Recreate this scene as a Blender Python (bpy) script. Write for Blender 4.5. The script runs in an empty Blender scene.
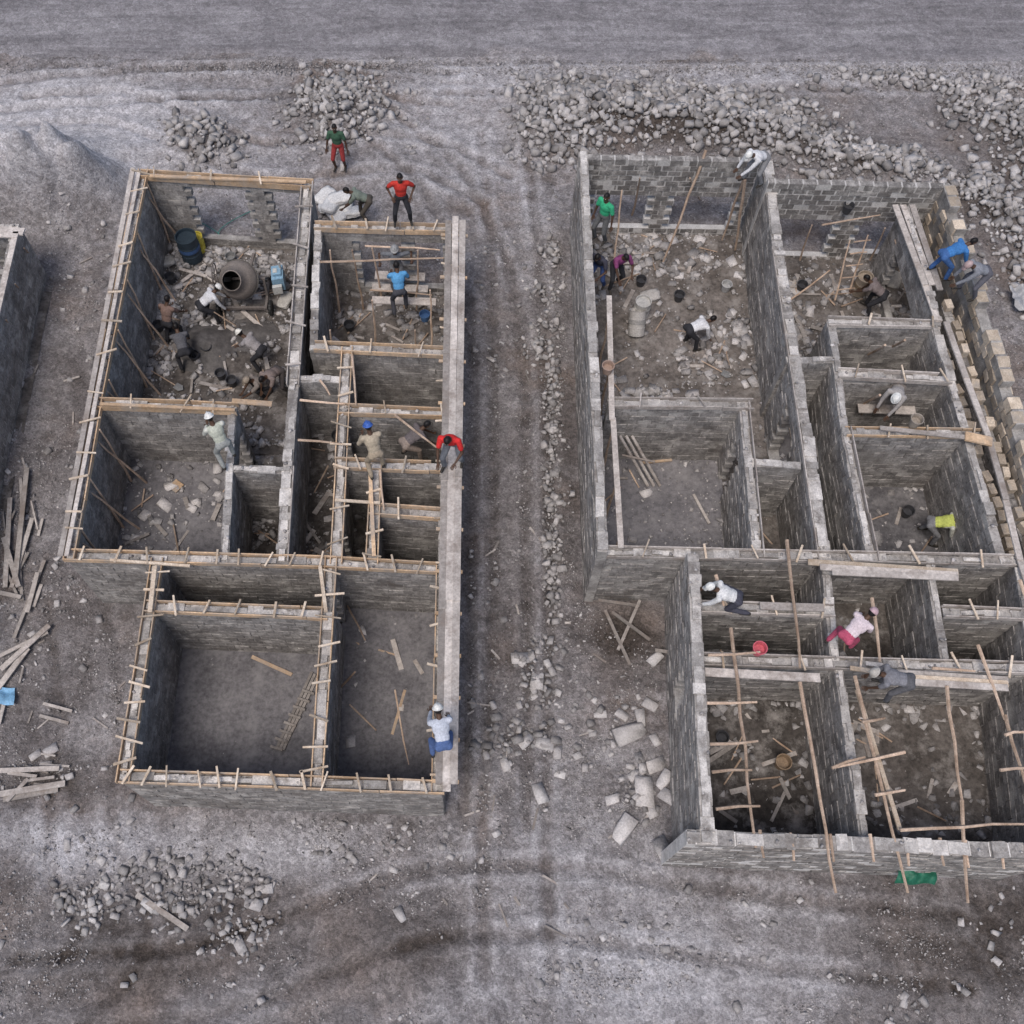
import bpy, bmesh, math, random
import numpy as np
from mathutils import Vector, Matrix, noise
random.seed(7); rng=np.random.default_rng(7)
scene=bpy.context.scene
# ---------------------------------------------------------------- camera
H=25.0; T=math.radians(26.7); F=1024.0; CX=465.0
cam=bpy.data.cameras.new("camera"); camo=bpy.data.objects.new("camera",cam)
scene.collection.objects.link(camo); scene.camera=camo
camo.location=(0,0,H); camo.rotation_euler=(T,0,0)
cam.sensor_width=36; cam.lens=36; cam.shift_x=(512-CX)/1024; cam.clip_end=5000; cam.clip_start=.5
# survey: converts aerial-survey map readings taken at a known height z into metres on site
def P(px,py,z=0.0):
    v=512-py
    ry=math.sin(T)*F+math.cos(T)*v; rz=-math.cos(T)*F+math.sin(T)*v
    s=(z-H)/rz
    return Vector(((px-CX)*s, ry*s, z))
TOP=2.8
# ---------------------------------------------------------------- world & sun
w=bpy.data.worlds.new("World"); scene.world=w; w.use_nodes=True
nt=w.node_tree; bg=nt.nodes['Background']; sky=nt.nodes.new('ShaderNodeTexSky')
sky.sky_type='NISHITA'; sky.sun_disc=False
EL=math.radians(64); AZ=math.radians(205)
sky.sun_elevation=EL; sky.sun_rotation=AZ; sky.dust_density=3.0
nt.links.new(sky.outputs[0],bg.inputs[0]); bg.inputs[1].default_value=.15
sl=bpy.data.lights.new("sun",'SUN'); so=bpy.data.objects.new("sun",sl); scene.collection.objects.link(so)
sl.energy=2.1; sl.angle=math.radians(24); sl.color=(1,.94,.88)
d=Vector((math.sin(AZ)*math.cos(EL),math.cos(AZ)*math.cos(EL),math.sin(EL)))
so.rotation_euler=d.to_track_quat('Z','Y').to_euler(); so.location=(0,0,60)
scene.view_settings.view_transform='Standard'; scene.view_settings.look='None'; scene.view_settings.exposure=0
# ---------------------------------------------------------------- materials
def N(nt,t,**k):
    n=nt.nodes.new(t)
    for a,b in k.items(): setattr(n,a,b)
    return n
def mix(nt,a,b,f,bt='MIX'):
    m=N(nt,'ShaderNodeMix',data_type='RGBA',blend_type=bt)
    for s,v in ((m.inputs[0],f),(m.inputs[6],a),(m.inputs[7],b)):
        if hasattr(v,'links'): nt.links.new(v,s)
        elif isinstance(v,(int,float)): s.default_value=v
        else: s.default_value=(*v,1)
    return m.outputs[2]
def noi(nt,co,sc,det=4,rough=.6,dist=0):
    n=N(nt,'ShaderNodeTexNoise'); n.inputs['Scale'].default_value=sc; n.inputs['Detail'].default_value=det
    n.inputs['Roughness'].default_value=rough; n.inputs['Distortion'].default_value=dist
    nt.links.new(co,n.inputs['Vector']); return n.outputs[0]
def ramp(nt,f,a,b):
    m=N(nt,'ShaderNodeMapRange'); m.inputs[1].default_value=a; m.inputs[2].default_value=b
    nt.links.new(f,m.inputs[0]); return m.outputs[0]
def attr(nt,name):
    a=N(nt,'ShaderNodeAttribute'); a.attribute_name=name; return a.outputs['Fac']
def bumpn(nt,h,st,dist=.02):
    b=N(nt,'ShaderNodeBump'); b.inputs['Strength'].default_value=st; b.inputs['Distance'].default_value=dist
    nt.links.new(h,b.inputs['Height']); return b.outputs[0]
def mat(name,c1,c2,sc=3,rough=.9,bump=.5,bsc=25,stain=None,stain_sc=.6,st0=.5,st1=.65,shade=True,metal=0,fine=.25,dirt=None):
    m=bpy.data.materials.new(name); m.use_nodes=True; nt=m.node_tree; b=nt.nodes['Principled BSDF']
    co=N(nt,'ShaderNodeTexCoord').outputs['Object']
    col=mix(nt,c1,c2,ramp(nt,noi(nt,co,sc,3),.3,.7))
    fn=None
    if fine or bump: fn=noi(nt,co,bsc,3,.7)
    if fine:
        f=ramp(nt,fn,.3,.7)
        g=N(nt,'ShaderNodeMapRange'); g.inputs[3].default_value=1-fine; g.inputs[4].default_value=1+fine; nt.links.new(f,g.inputs[0])
        col=mix(nt,col,g.outputs[0],1.0,'MULTIPLY')
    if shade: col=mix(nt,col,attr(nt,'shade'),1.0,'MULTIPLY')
    if stain: col=mix(nt,col,stain,ramp(nt,noi(nt,co,stain_sc,6,.75),st0,st1))
    if dirt: col=mix(nt,col,dirt,ramp(nt,noi(nt,co,.8,6,.75,.4),.52,.74))
    nt.links.new(col,b.inputs['Base Color']); b.inputs['Roughness'].default_value=rough; b.inputs['Metallic'].default_value=metal
    b.inputs['Specular IOR Level'].default_value=.25
    if bump: nt.links.new(bumpn(nt,fn,bump),b.inputs['Normal'])
    return m
M={}
M['block']=mat('concrete_block',(.18,.168,.16),(.30,.283,.27),2.5,bump=1.0,bsc=14,fine=.35,stain=(.47,.445,.42),stain_sc=2.2,st0=.50,st1=.68,dirt=(.115,.10,.09))
M['mortar']=mat('mortar',(.34,.325,.31),(.46,.44,.42),4,dirt=(.13,.115,.105))
M['dmortar']=mat('mortar_dark',(.13,.12,.115),(.44,.42,.395),1.6,dirt=(.115,.10,.09))
M['bmortar']=mat('mortar_light',(.50,.48,.46),(.66,.64,.62),4,dirt=(.25,.235,.22))
M['cap']=mat('cement_cap',(.34,.32,.305),(.56,.53,.50),5,bump=.9,stain=(.18,.163,.15),stain_sc=2,st0=.50,st1=.66)
M['tan']=mat('sandstone_block',(.34,.275,.21),(.53,.45,.36),4,stain=(.30,.275,.25),stain_sc=1.6,st0=.5,st1=.68)
M['wood']=mat('new_timber',(.42,.28,.17),(.58,.42,.28),2,stain=(.32,.275,.235),stain_sc=1.2,st0=.43,st1=.66,bsc=15)
M['grey']=mat('weathered_timber',(.32,.285,.26),(.51,.465,.43),2,stain=(.20,.163,.14),stain_sc=1.5,st0=.5,st1=.7,bsc=15)
M['pale']=mat('pale_timber',(.42,.32,.23),(.64,.55,.45),3)
M['pole']=mat('pole_timber',(.30,.21,.15),(.52,.40,.31),3)
M['stone']=mat('rubble_stone',(.225,.21,.205),(.38,.362,.355),1.5,bump=.7)
M['gravelm']=mat('gravel_stone',(.21,.195,.19),(.39,.37,.362),1.5,bump=0)
M['floor']=mat('screed_floor',(.085,.081,.086),(.14,.133,.137),.9,stain=(.24,.23,.23),stain_sc=1.2,st0=.5,st1=.76,bsc=9,shade=True,bump=1,fine=.35)  # tone darkened to stand in for dimmer light inside the rooms
M['earth']=mat('earth_floor',(.062,.053,.047),(.145,.128,.117),.8,stain=(.27,.25,.235),stain_sc=1.5,st0=.5,st1=.70,bsc=7,shade=True,bump=1.0,fine=.45)  # earth tone also lowered, indoor dimness put into the colour
def paint(name,c,rough=.6,metal=0,v=.8):
    return mat(name,tuple(x*v for x in c),c,6,rough=rough,bump=.15,shade=False,metal=metal)
_pc={}
def cmat(c,nm='cloth'):
    k=(nm,c)
    if k not in _pc: _pc[k]=paint(nm+'_%02d'%len(_pc),c,.85 if nm=='cloth' else .5)
    return _pc[k]
# ---------------------------------------------------------------- mesh batch
class MB:
    def __init__(s): s.v=[];s.f=[];s.s=[]
    def add(s,vs,fs,sh=1.0):
        o=len(s.v); s.v.extend(vs); s.f.extend([tuple(i+o for i in f) for f in fs]); s.s.extend([sh]*len(fs))
    def box(s,c,ax,ay,az,sh=1.0):
        vs=[c+ax*i+ay*j+az*k for k in(-1,1) for j in(-1,1) for i in(-1,1)]
        s.add([tuple(v) for v in vs],[(0,2,3,1),(4,5,7,6),(0,1,5,4),(2,6,7,3),(0,4,6,2),(1,3,7,5)],sh)
    def beam(s,p0,p1,wd,ht,sh=1.0,roll=0):
        d=p1-p0; L=d.length; d=d/L
        up=Vector((0,0,1)) if abs(d.z)<.95 else Vector((1,0,0))
        sd=d.cross(up).normalized(); up=sd.cross(d)
        if roll:
            q=Matrix.Rotation(roll,3,d); sd=q@sd; up=q@up
        s.box((p0+p1)/2,d*L/2,sd*wd/2,up*ht/2,sh)
    def tube(s,p0,p1,r0,r1=None,seg=7,sh=1.0,caps=True):
        if r1 is None: r1=r0
        d=(p1-p0).normalized(); up=Vector((0,0,1)) if abs(d.z)<.95 else Vector((1,0,0))
        a=d.cross(up).normalized(); b=d.cross(a)
        vs=[];fs=[]
        for p,r in((p0,r0),(p1,r1)):
            for i in range(seg):
                t=2*math.pi*i/seg; vs.append(tuple(p+(a*math.cos(t)+b*math.sin(t))*r))
        for i in range(seg):
            j=(i+1)%seg; fs.append((i,seg+i,seg+j,j))
        if caps: fs+= [tuple(range(seg)),tuple(range(2*seg-1,seg-1,-1))]
        s.add(vs,fs,sh)
    def pole(s,p0,p1,r,sh=1.0):   # slightly crooked tapered pole
        L=(p1-p0).length; n=max(2,int(L/.6)); pts=[p0.lerp(p1,i/n) for i in range(n+1)]
        for p in pts[1:-1]: p+=Vector((random.uniform(-1,1),random.uniform(-1,1),random.uniform(0,.6)))*.03
        for i in range(n): s.tube(pts[i],pts[i+1],r*(1-.35*i/n),r*(1-.35*(i+1)/n),6,sh)
    def lathe(s,prof,o,ax=Vector((0,0,1)),seg=20,sh=1.0):
        ax=ax.normalized(); up=Vector((0,0,1)) if abs(ax.z)<.95 else Vector((1,0,0))
        a=ax.cross(up).normalized(); b=ax.cross(a); vs=[];fs=[]
        for r,z in prof:
            for i in range(seg):
                t=2*math.pi*i/seg; vs.append(tuple(o+ax*z+(a*math.cos(t)+b*math.sin(t))*r))
        for k in range(len(prof)-1):
            for i in range(seg):
                j=(i+1)%seg; fs.append((k*seg+i,k*seg+j,(k+1)*seg+j,(k+1)*seg+i))
        s.add(vs,fs,sh)
    def torus(s,c,ax,R,r,seg=16,sh=1.0,a0=0,a1=2*math.pi):
        ax=ax.normalized(); up=Vector((0,0,1)) if abs(ax.z)<.95 else Vector((1,0,0))
        a=ax.cross(up).normalized(); b=ax.cross(a)
        pts=[c+(a*math.cos(t)+b*math.sin(t))*R for t in [a0+(a1-a0)*i/seg for i in range(seg+1)]]
        for i in range(seg): s.tube(pts[i],pts[i+1],r,r,6,sh)
    def obj(s,name,m,parent=None,smooth=False):
        me=bpy.data.meshes.new(name); me.from_pydata([tuple(v) for v in s.v],[],s.f)
        me.attributes.new('shade','FLOAT','FACE').data.foreach_set('value',s.s)
        me.materials.append(m); me.update()
        if smooth: me.shade_smooth()
        o=bpy.data.objects.new(name,me); scene.collection.objects.link(o)
        if parent: o.parent=parent
        return o
def empty(name):
    e=bpy.data.objects.new(name,None); scene.collection.objects.link(e); e.empty_display_size=.3; return e
# ---------------------------------------------------------------- ground
heaps=[] # x,y,sx,sy,h
def heap(px,py,sx,sy,h):
    p=P(px,py,h*.5); heaps.append((p.x,p.y,sx,sy,h))
heap(50,172,1.5,1.1,2.2); heap(12,150,1.4,.9,1.1); heap(92,185,.9,.8,.9); heap(0,190,1.4,1.0,1.3); heap(100,150,2.0,.6,.35)
heap(205,143,1.0,.8,.4); heap(340,108,1.3,1.3,.6)
for a in [(545,120),(590,108),(640,118),(690,122),(740,128),(790,140),(840,160),(890,168),(600,140)]: heap(a[0],a[1],1.1,.9,.45)
heap(1005,125,1.4,1.2,.5); heap(985,205,1.0,1.2,.35); heap(215,900,1.5,.7,.14); heap(530,675,.7,.6,.15)
fp=[[(125,160),(470,212),(470,800),(112,790),(112,600),(50,562)],[(570,150),(960,175),(1080,600),(1090,870),(680,860),(680,600),(588,555)]]
fpw=[[P(a,b,TOP).xy for a,b in q] for q in fp]
def inpoly(x,y,poly):
    r=False; n=len(poly)
    for i in range(n):
        x1,y1=poly[i];x2,y2=poly[i-1]
        if (y1>y)!=(y2>y) and x<(x2-x1)*(y-y1)/(y2-y1)+x1: r=not r
    return r
def inb(x,y): return inpoly(x,y,fpw[0]) or inpoly(x,y,fpw[1])
ROADY=P(512,60,0).y
def gh(x,y):
    z=0
    if -40<x<40 and -15<y<45:
        for hx,hy,sx,sy,h in heaps:
            q=((x-hx)/sx)**2+((y-hy)/sy)**2
            if q<9:
                z+=h*math.exp(-q)*(1+.35*noise.noise(Vector((x*1.5,y*1.5,3))))
                if h>.8: z+=math.exp(-q)*.45*(abs(noise.noise(Vector((x*1.7,y*.8,30))))-.15)
        if inb(x,y): return -.03
        k=1.0 if y<ROADY-1 else max(0,(ROADY-y))*1
        z+=k*(.14*noise.noise(Vector((x*.25,y*.25,0)))+.09*noise.noise(Vector((x*.9,y*.9,5)))+.05*noise.noise(Vector((x*2.7,y*2.7,9))))
        if y>ROADY: z=min(z,0)-.02
    return z
def lines(a,b,st,far):
    L=list(np.arange(a,b+1e-6,st)); k=st; e=b
    while e<far: k*=1.6; e+=k; L.append(e)
    k=st; e=a
    while e>-far: k*=1.6; e-=k; L.insert(0,e)
    return np.array(L)
xs=lines(-20,26,.115,1500); ys=lines(-3,40,.115,1500)
nx,ny=len(xs),len(ys)
V=np.zeros((nx*ny,3)); V[:,0]=np.tile(xs,ny); V[:,1]=np.repeat(ys,nx)
blobs=[] # px,py,sx,sy,val  (positive pale dusting, negative dark stain, darker pit, shade painted under rubble piles)
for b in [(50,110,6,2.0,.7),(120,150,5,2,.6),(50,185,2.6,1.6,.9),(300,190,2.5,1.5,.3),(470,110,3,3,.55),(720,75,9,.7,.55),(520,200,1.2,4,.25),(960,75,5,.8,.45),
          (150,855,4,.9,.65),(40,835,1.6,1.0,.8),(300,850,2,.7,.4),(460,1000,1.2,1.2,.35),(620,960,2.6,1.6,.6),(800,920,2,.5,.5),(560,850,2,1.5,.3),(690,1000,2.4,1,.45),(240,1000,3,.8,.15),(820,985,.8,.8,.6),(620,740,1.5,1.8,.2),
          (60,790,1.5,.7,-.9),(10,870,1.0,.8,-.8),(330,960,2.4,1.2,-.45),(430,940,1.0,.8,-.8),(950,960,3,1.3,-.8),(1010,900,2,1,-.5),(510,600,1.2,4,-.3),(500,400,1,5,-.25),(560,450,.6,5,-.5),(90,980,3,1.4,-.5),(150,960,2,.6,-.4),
          (625,640,1.0,.9,-1.2),(40,700,1.2,2,-.35),(100,620,1,1,-.45),(50,430,1,3,-.3),  # leading entry darkens the pit at the house corner
          (205,143,1.1,.8,-.9),(340,108,1.5,1.4,-.9),(560,122,1.6,1.2,-.9),(640,122,2.2,1.2,-1),(740,130,2.2,1.2,-1),(850,160,1.8,1,-1),(1005,135,1.6,1.6,-.8),(985,210,1.3,1.6,-.9),(180,905,3,.7,-.5)]:  # rubble piles: ground darkened beneath, painting in shade between the stones
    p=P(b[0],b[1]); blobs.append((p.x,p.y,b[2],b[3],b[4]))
dust_shade=np.zeros(nx*ny)
for x,y,sx,sy,v in blobs: dust_shade+=v*np.exp(-((V[:,0]-x)/sx)**2-((V[:,1]-y)/sy)**2)
V[:,2]=[gh(x,y) for x,y in V[:,:2]]
# wheel ruts pressed into the dirt
def rut(pts,wd=.14,off=.75,k_=1.0):
    w_=[P(a,b).xy for a,b in pts]
    fine_=[]
    for i in range(len(w_)-1):
        for t in np.linspace(0,1,30,endpoint=False): fine_.append(w_[i].lerp(w_[i+1],t))
    A_=np.array([list(q) for q in fine_])
    k=np.ones(13)/13
    A_=np.stack([np.convolve(A_[:,0],k,'valid'),np.convolve(A_[:,1],k,'valid')],1)
    Tn=np.gradient(A_,axis=0); Tn/=np.linalg.norm(Tn,axis=1)[:,None]; Nn=np.stack([-Tn[:,1],Tn[:,0]],1)
    for sg in(-1,1):
        L=A_+Nn*off*sg
        lo=L.min(0)-1; hi=L.max(0)+1; m=(V[:,0]>lo[0])&(V[:,0]<hi[0])&(V[:,1]>lo[1])&(V[:,1]<hi[1]); ix=np.where(m)[0]; q=V[ix,:2]; bb=np.full(len(ix),9.0)
        for a in L: bb=np.minimum(bb,np.hypot(q[:,0]-a[0],q[:,1]-a[1]))
        g_=np.exp(-(bb/wd)**2); rdg=np.exp(-((bb-wd*2)/(wd*.8))**2)
        V[ix,2]+=k_*(-.07*g_+.045*rdg); dust_shade[ix]+=k_*(.25*rdg-.30*g_)
rut([(495,860),(500,700),(497,550),(500,400),(490,280),(440,170),(330,90)]); rut([(520,1030),(512,800),(522,600),(520,400),(515,250),(500,100)])
rut([(0,115),(120,105),(260,165),(420,150),(520,200)]); rut([(-40,1000),(200,985),(430,900),(560,900),(760,930),(1030,960)]); rut([(-40,100),(150,85),(300,78),(500,92)])
rut([(40,1030),(120,940),(80,850),(90,700),(70,560)],k_=.7); rut([(-40,80),(300,84),(560,76),(800,74),(1080,72)],k_=.8)
idx=np.arange(nx*ny).reshape(ny,nx)
Q=np.stack([idx[:-1,:-1],idx[:-1,1:],idx[1:,1:],idx[1:,:-1]],-1).reshape(-1,4)
def mesh_np(name,V,Fc,k,shade=None,dom='FACE'):
    me=bpy.data.meshes.new(name); me.vertices.add(len(V)); me.vertices.foreach_set('co',V.astype(np.float32).ravel())
    me.loops.add(len(Fc)*k); me.loops.foreach_set('vertex_index',Fc.astype(np.int32).ravel())
    me.polygons.add(len(Fc)); me.polygons.foreach_set('loop_start',(np.arange(len(Fc))*k).astype(np.int32))
    me.update(calc_edges=True); me.validate()
    if shade is not None: me.attributes.new('shade','FLOAT',dom).data.foreach_set('value',shade.astype(np.float32))
    return me
me=mesh_np('ground',V,Q,4,dust_shade,'POINT'); me.shade_smooth()
go=bpy.data.objects.new('ground',me); scene.collection.objects.link(go)
def ground_mat(name,road=False):
    m=bpy.data.materials.new(name); m.use_nodes=True; nt=m.node_tree; b=nt.nodes['Principled BSDF']
    co=N(nt,'ShaderNodeTexCoord').outputs['Object']
    c=mix(nt,(.145,.130,.128),(.27,.252,.252),ramp(nt,noi(nt,co,.5,7,.72,.5),.37,.63))
    if not road: c=mix(nt,c,(.195,.157,.137),ramp(nt,noi(nt,co,.33,4,.6),.5,.72))
    if road:
        mp=N(nt,'ShaderNodeMapping'); mp.inputs['Scale'].default_value=(.12,1.1,1); mp.inputs['Rotation'].default_value=(0,0,.03)
        nt.links.new(co,mp.inputs[0])
        c=mix(nt,c,mix(nt,(.15,.145,.16),(.37,.36,.38),ramp(nt,noi(nt,mp.outputs[0],1.0,7,.72,1.2),.38,.66)),.55)
    else:
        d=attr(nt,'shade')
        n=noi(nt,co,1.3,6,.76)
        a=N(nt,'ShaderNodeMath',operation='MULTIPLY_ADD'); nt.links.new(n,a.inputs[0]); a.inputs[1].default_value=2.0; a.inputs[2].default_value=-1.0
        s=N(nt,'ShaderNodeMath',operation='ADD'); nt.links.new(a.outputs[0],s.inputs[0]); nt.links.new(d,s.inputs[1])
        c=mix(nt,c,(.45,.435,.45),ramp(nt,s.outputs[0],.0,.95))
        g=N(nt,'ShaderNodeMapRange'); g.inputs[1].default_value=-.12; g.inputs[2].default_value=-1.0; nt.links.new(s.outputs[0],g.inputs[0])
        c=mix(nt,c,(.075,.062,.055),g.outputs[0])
    for sc,am in((6,.35),(20,.5)):
        v=N(nt,'ShaderNodeTexVoronoi'); v.inputs['Scale'].default_value=sc; nt.links.new(co,v.inputs['Vector'])
        vr=N(nt,'ShaderNodeSeparateColor'); nt.links.new(v.outputs['Color'],vr.inputs[0])
        g=N(nt,'ShaderNodeMapRange'); g.inputs[3].default_value=1-am*.7; g.inputs[4].default_value=1+am; nt.links.new(vr.outputs[0],g.inputs[0])
        c=mix(nt,c,g.outputs[0],.5 if road else .65,'MULTIPLY')
    fn=noi(nt,co,50,2,.8); g=N(nt,'ShaderNodeMapRange'); g.inputs[1].default_value=.3; g.inputs[2].default_value=.7; g.inputs[3].default_value=.65; g.inputs[4].default_value=1.35
    nt.links.new(fn,g.inputs[0]); c=mix(nt,c,g.outputs[0],1.0,'MULTIPLY')
    nt.links.new(c,b.inputs['Base Color']); b.inputs['Roughness'].default_value=.95; b.inputs['Specular IOR Level'].default_value=.15
    nt.links.new(bumpn(nt,noi(nt,co,5,6,.8),.9 if road else 1.0,.12),b.inputs['Normal'])
    return m
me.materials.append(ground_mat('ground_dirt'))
rx=np.arange(-60,60.1,.25); rv=[];rf=[]
rows=[0,.25,.5,.8,1.2,1.7,2.2,2.8,3.5,4.5,6,8]
for j,r in enumerate(rows):
    for x in rx:
        e=(.9*noise.noise(Vector((x*.3,1,0)))+.5*noise.noise(Vector((x*1.5,2,0)))+.25*noise.noise(Vector((x*4,2,0))))*max(0,1-j*.3)
        yy=ROADY+r+e-x*.012
        rv.append((x,yy,(-.03 if j==0 else .012+.05*noise.noise(Vector((x*.3,r*2.3,0)))+.03)))
n=len(rx)
for j in range(len(rows)-1):
    for i in range(n-1): rf.append((j*n+i,j*n+i+1,(j+1)*n+i+1,(j+1)*n+i))
rm=MB(); rm.add(rv,rf); ro=rm.obj('dirt_road',ground_mat('road_dirt',True),smooth=True)
# ---------------------------------------------------------------- stones
def proto(n,sc,boxy=False):
    bm=bmesh.new()
    if boxy:
        for i in(-1,1):
            for j in(-1,1):
                for k in(-1,1):
                    if random.random()<.3: 
                        for q in range(2): bm.verts.new((i*sc[0]*random.uniform(.3,.8),j*sc[1]*random.uniform(.3,.8),k*sc[2]*random.uniform(.5,.9)))
                    else: bm.verts.new((i*sc[0]*random.uniform(.55,.85),j*sc[1]*random.uniform(.55,.85),k*sc[2]*random.uniform(.6,.85)))
    else:
        for i in range(n):
            v=Vector([random.gauss(0,1) for _ in range(3)]).normalized()*random.uniform(.85,1.05)
            bm.verts.new((v.x*sc[0],v.y*sc[1],v.z*sc[2]))
    r=bmesh.ops.convex_hull(bm,input=bm.verts)
    bmesh.ops.delete(bm,geom=[g for g in r['geom_interior'] if isinstance(g,bmesh.types.BMVert)],context='VERTS')
    bmesh.ops.triangulate(bm,faces=bm.faces); bm.verts.index_update()
    v=np.array([x.co[:] for x in bm.verts]); f=np.array([[q.index for q in x.verts] for x in bm.faces]); bm.free(); return v,f
PR=[proto(9,(1,.8,.65)) for _ in range(5)]+[proto(0,(1.1,.8,.65),True) for _ in range(10)]; PF=[proto(0,(1.1,.75,.22),True) for _ in range(9)]; PS=[proto(7,(1,.8,.6)) for _ in range(6)]
class Stones:
    def __init__(s,pr): s.pr=pr; s.p=[]; s.r=[]; s.sh=[]
    def put(s,x,y,z,r,sh=None): s.p.append((x,y,z)); s.r.append(r); s.sh.append(sh if sh else random.uniform(.6,1.35))
    def obj(s,name,m,tilt=.5,parent=None):
        Vs=[];Fs=[];Ss=[];o=0
        for (x,y,z),r,sh in zip(s.p,s.r,s.sh):
            v,f=s.pr[random.randrange(len(s.pr))]
            R=np.array(Matrix.Rotation(random.uniform(0,6.28),3,'Z')@Matrix.Rotation(random.gauss(0,tilt),3,'X')@Matrix.Rotation(random.gauss(0,tilt),3,'Y'))
            Vs.append(v@R.T*r+(x,y,z)); Fs.append(f+o); Ss.append(np.full(len(f),sh)); o+=len(v)
        me=mesh_np(name,np.concatenate(Vs),np.concatenate(Fs),3,np.concatenate(Ss)); me.materials.append(m)
        ob=bpy.data.objects.new(name,me); scene.collection.objects.link(ob)
        if parent: ob.parent=parent
        return ob
def pile(name,cs,n,r0,r1,m='stone',pr=None,lay=.12,tilt=.5,keep=.15):
    s=Stones(pr or PR); ex=[]
    for i in range(n):
        c=random.choice(cs); p=P(c[0],c[1])
        k=random.gauss(0,.5); l=random.gauss(0,.5); x=p.x+k*c[2]; y=p.y+l*c[3]
        if inb(x,y): continue
        r=random.uniform(r0,r1)*random.choice((1,1,1,.8,.5)) 
        bad=False
        for (a,b,q) in ex:
            if (a-x)**2+(b-y)**2<(.6*(q+r))**2: bad=True;break
        if bad and random.random()>keep: continue
        ex.append((x,y,r))
        s.put(x,y,gh(x,y)+r*.25+random.random()*lay*math.exp(-k*k-l*l),r,random.uniform(.65,1.5))
    for i in range(n//2):   # small chips between
        c=random.choice(cs); p=P(c[0],c[1]); x=p.x+random.gauss(0,.65)*c[2]; y=p.y+random.gauss(0,.65)*c[3]
        if inb(x,y): continue
        r=random.uniform(.03,.07); s.put(x,y,gh(x,y)+r*.3,r,random.uniform(.5,1.2))
    return s.obj(name,M[m],tilt)
pile('rubble_pile',[(205,140,1.1,1.0),(215,155,1.1,.7),(185,130,.7,.5)],300,.10,.22)
pile('rubble_pile',[(335,92,1.4,1.1),(350,115,1.5,1.1),(315,110,1.0,1.1),(355,95,1.2,1),(335,135,.9,.8)],900,.09,.21)
pile('rubble_pile',[(545,120,1.1,1.8),(590,105,1.8,1.3),(640,115,1.8,1.4),(690,120,1.8,1.4),(740,128,1.8,1.3),(790,142,1.8,1.1),(840,160,1.6,1.0),(895,170,1.6,.8),(570,140,1.4,1.3),(560,95,1.3,.5),(690,100,2,.7),(750,108,2,.6)],4600,.10,.225)
pile('rubble_pile',[(1000,115,1.5,1.3),(1015,145,1.2,1.4),(965,110,.9,1.2),(900,80,2.2,.4),(985,90,1.8,.4)],900,.09,.21)
pile('rubble_pile',[(975,195,.8,.9),(1000,215,1.1,.9),(1015,260,.9,1.5),(985,180,1.1,.7),(1030,230,1.2,1.5)],650,.09,.21)
pile('rubble_pile',[(100,905,.9,.5),(160,885,1.2,.6),(215,880,1.0,.7),(250,895,.9,.8),(240,935,.9,.5),(130,875,1.2,.5),(190,905,1.3,.8),(80,900,.6,.4)],420,.06,.15,lay=.04,keep=.05,pr=PR+PF)
pile('rubble_pile',[(530,672,.7,.8),(540,690,.5,.4),(520,735,1.0,.4),(500,745,.7,.3),(545,650,.4,.3),(640,790,.8,.8)],210,.08,.18,pr=PF,tilt=.25)
pile('stone_row',[(553,y,.22,.7) for y in range(375,600,22)]+[(540,350,.5,.5),(548,330,.5,.5),(545,295,.4,.7),(552,260,.3,.8)],700,.06,.16)
sl_=Stones([proto(0,(1.15,.7,.24),True) for _ in range(10)])
for px,py,r in [(630,733,.44),(641,718,.25),(643,793,.44),(664,780,.28),(668,797,.27),(623,830,.38),(612,800,.2),(664,852,.36),(622,715,.2),(540,795,.28),(545,745,.28),(526,742,.24),(520,660,.30),(537,682,.33),(640,760,.2),(600,715,.18),(655,660,.26),(650,705,.22),(675,750,.18),(560,775,.16),(505,765,.2),(655,765,.3),(636,775,.24),(650,810,.24),(655,740,.18),(150,905,.22),(255,905,.25),(265,890,.22),(240,945,.22),(400,915,.2),(50,750,.22),(45,765,.2),(35,755,.18),(68,845,.16)]:
    p=P(px,py); sl_.put(p.x,p.y,gh(p.x,p.y)+r*.15,r,random.uniform(1.2,1.7))
sl_.obj('stone_slabs',M['stone'],.15)
def dens(px,py,p,f):
    dn=noise.noise(Vector((p.x*f,p.y*f,2)))+.6*noise.noise(Vector((p.x*1.7,p.y*1.7,4)))
    k=.18+dn*1.5
    if 465<px<600 and py>200: k+=.3
    if py<200 and px<520: k-=.4
    if px<120 and 250<py<800: k+=.3
    if py>900: k-=.15
    if py>930 and 540<px<820: k-=.3
    if px<140 and py<212: k=-1
    return k
g=Stones(PS); cnt=0
while cnt<27000:
    px=random.uniform(-60,1080); py=random.uniform(66,1040)
    p=P(px,py)
    if inb(p.x,p.y): continue
    if random.random()>dens(px,py,p,.45): continue
    r=.015+.032*random.random()**2.5+(.05*random.random() if random.random()<.05 else 0)
    g.put(p.x,p.y,gh(p.x,p.y)+r*.3,r,random.uniform(.45,1.75)); cnt+=1
for i in range(4500):
    px=random.choice((random.gauss(320,110),random.gauss(820,180),random.uniform(-20,1040))); py=random.gauss(68,5); p=P(px,py); r=random.uniform(.015,.055); g.put(p.x,p.y,max(gh(p.x,p.y),0)+r*.3+.01,r,random.uniform(.5,1.4))
g.obj('gravel',M['gravelm'])
g=Stones(PR+PF); cnt=0
while cnt<1250:
    px=random.uniform(-60,1080); py=random.uniform(78,1030); p=P(px,py)
    if inb(p.x,p.y): continue
    if random.random()>dens(px,py,p,.35)-.1: continue
    r=.04+.10*random.random()**3; g.put(p.x,p.y,gh(p.x,p.y)+r*.2,r,random.uniform(.6,1.6)); cnt+=1
g.obj('loose_stones',M['stone'],.25)
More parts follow.
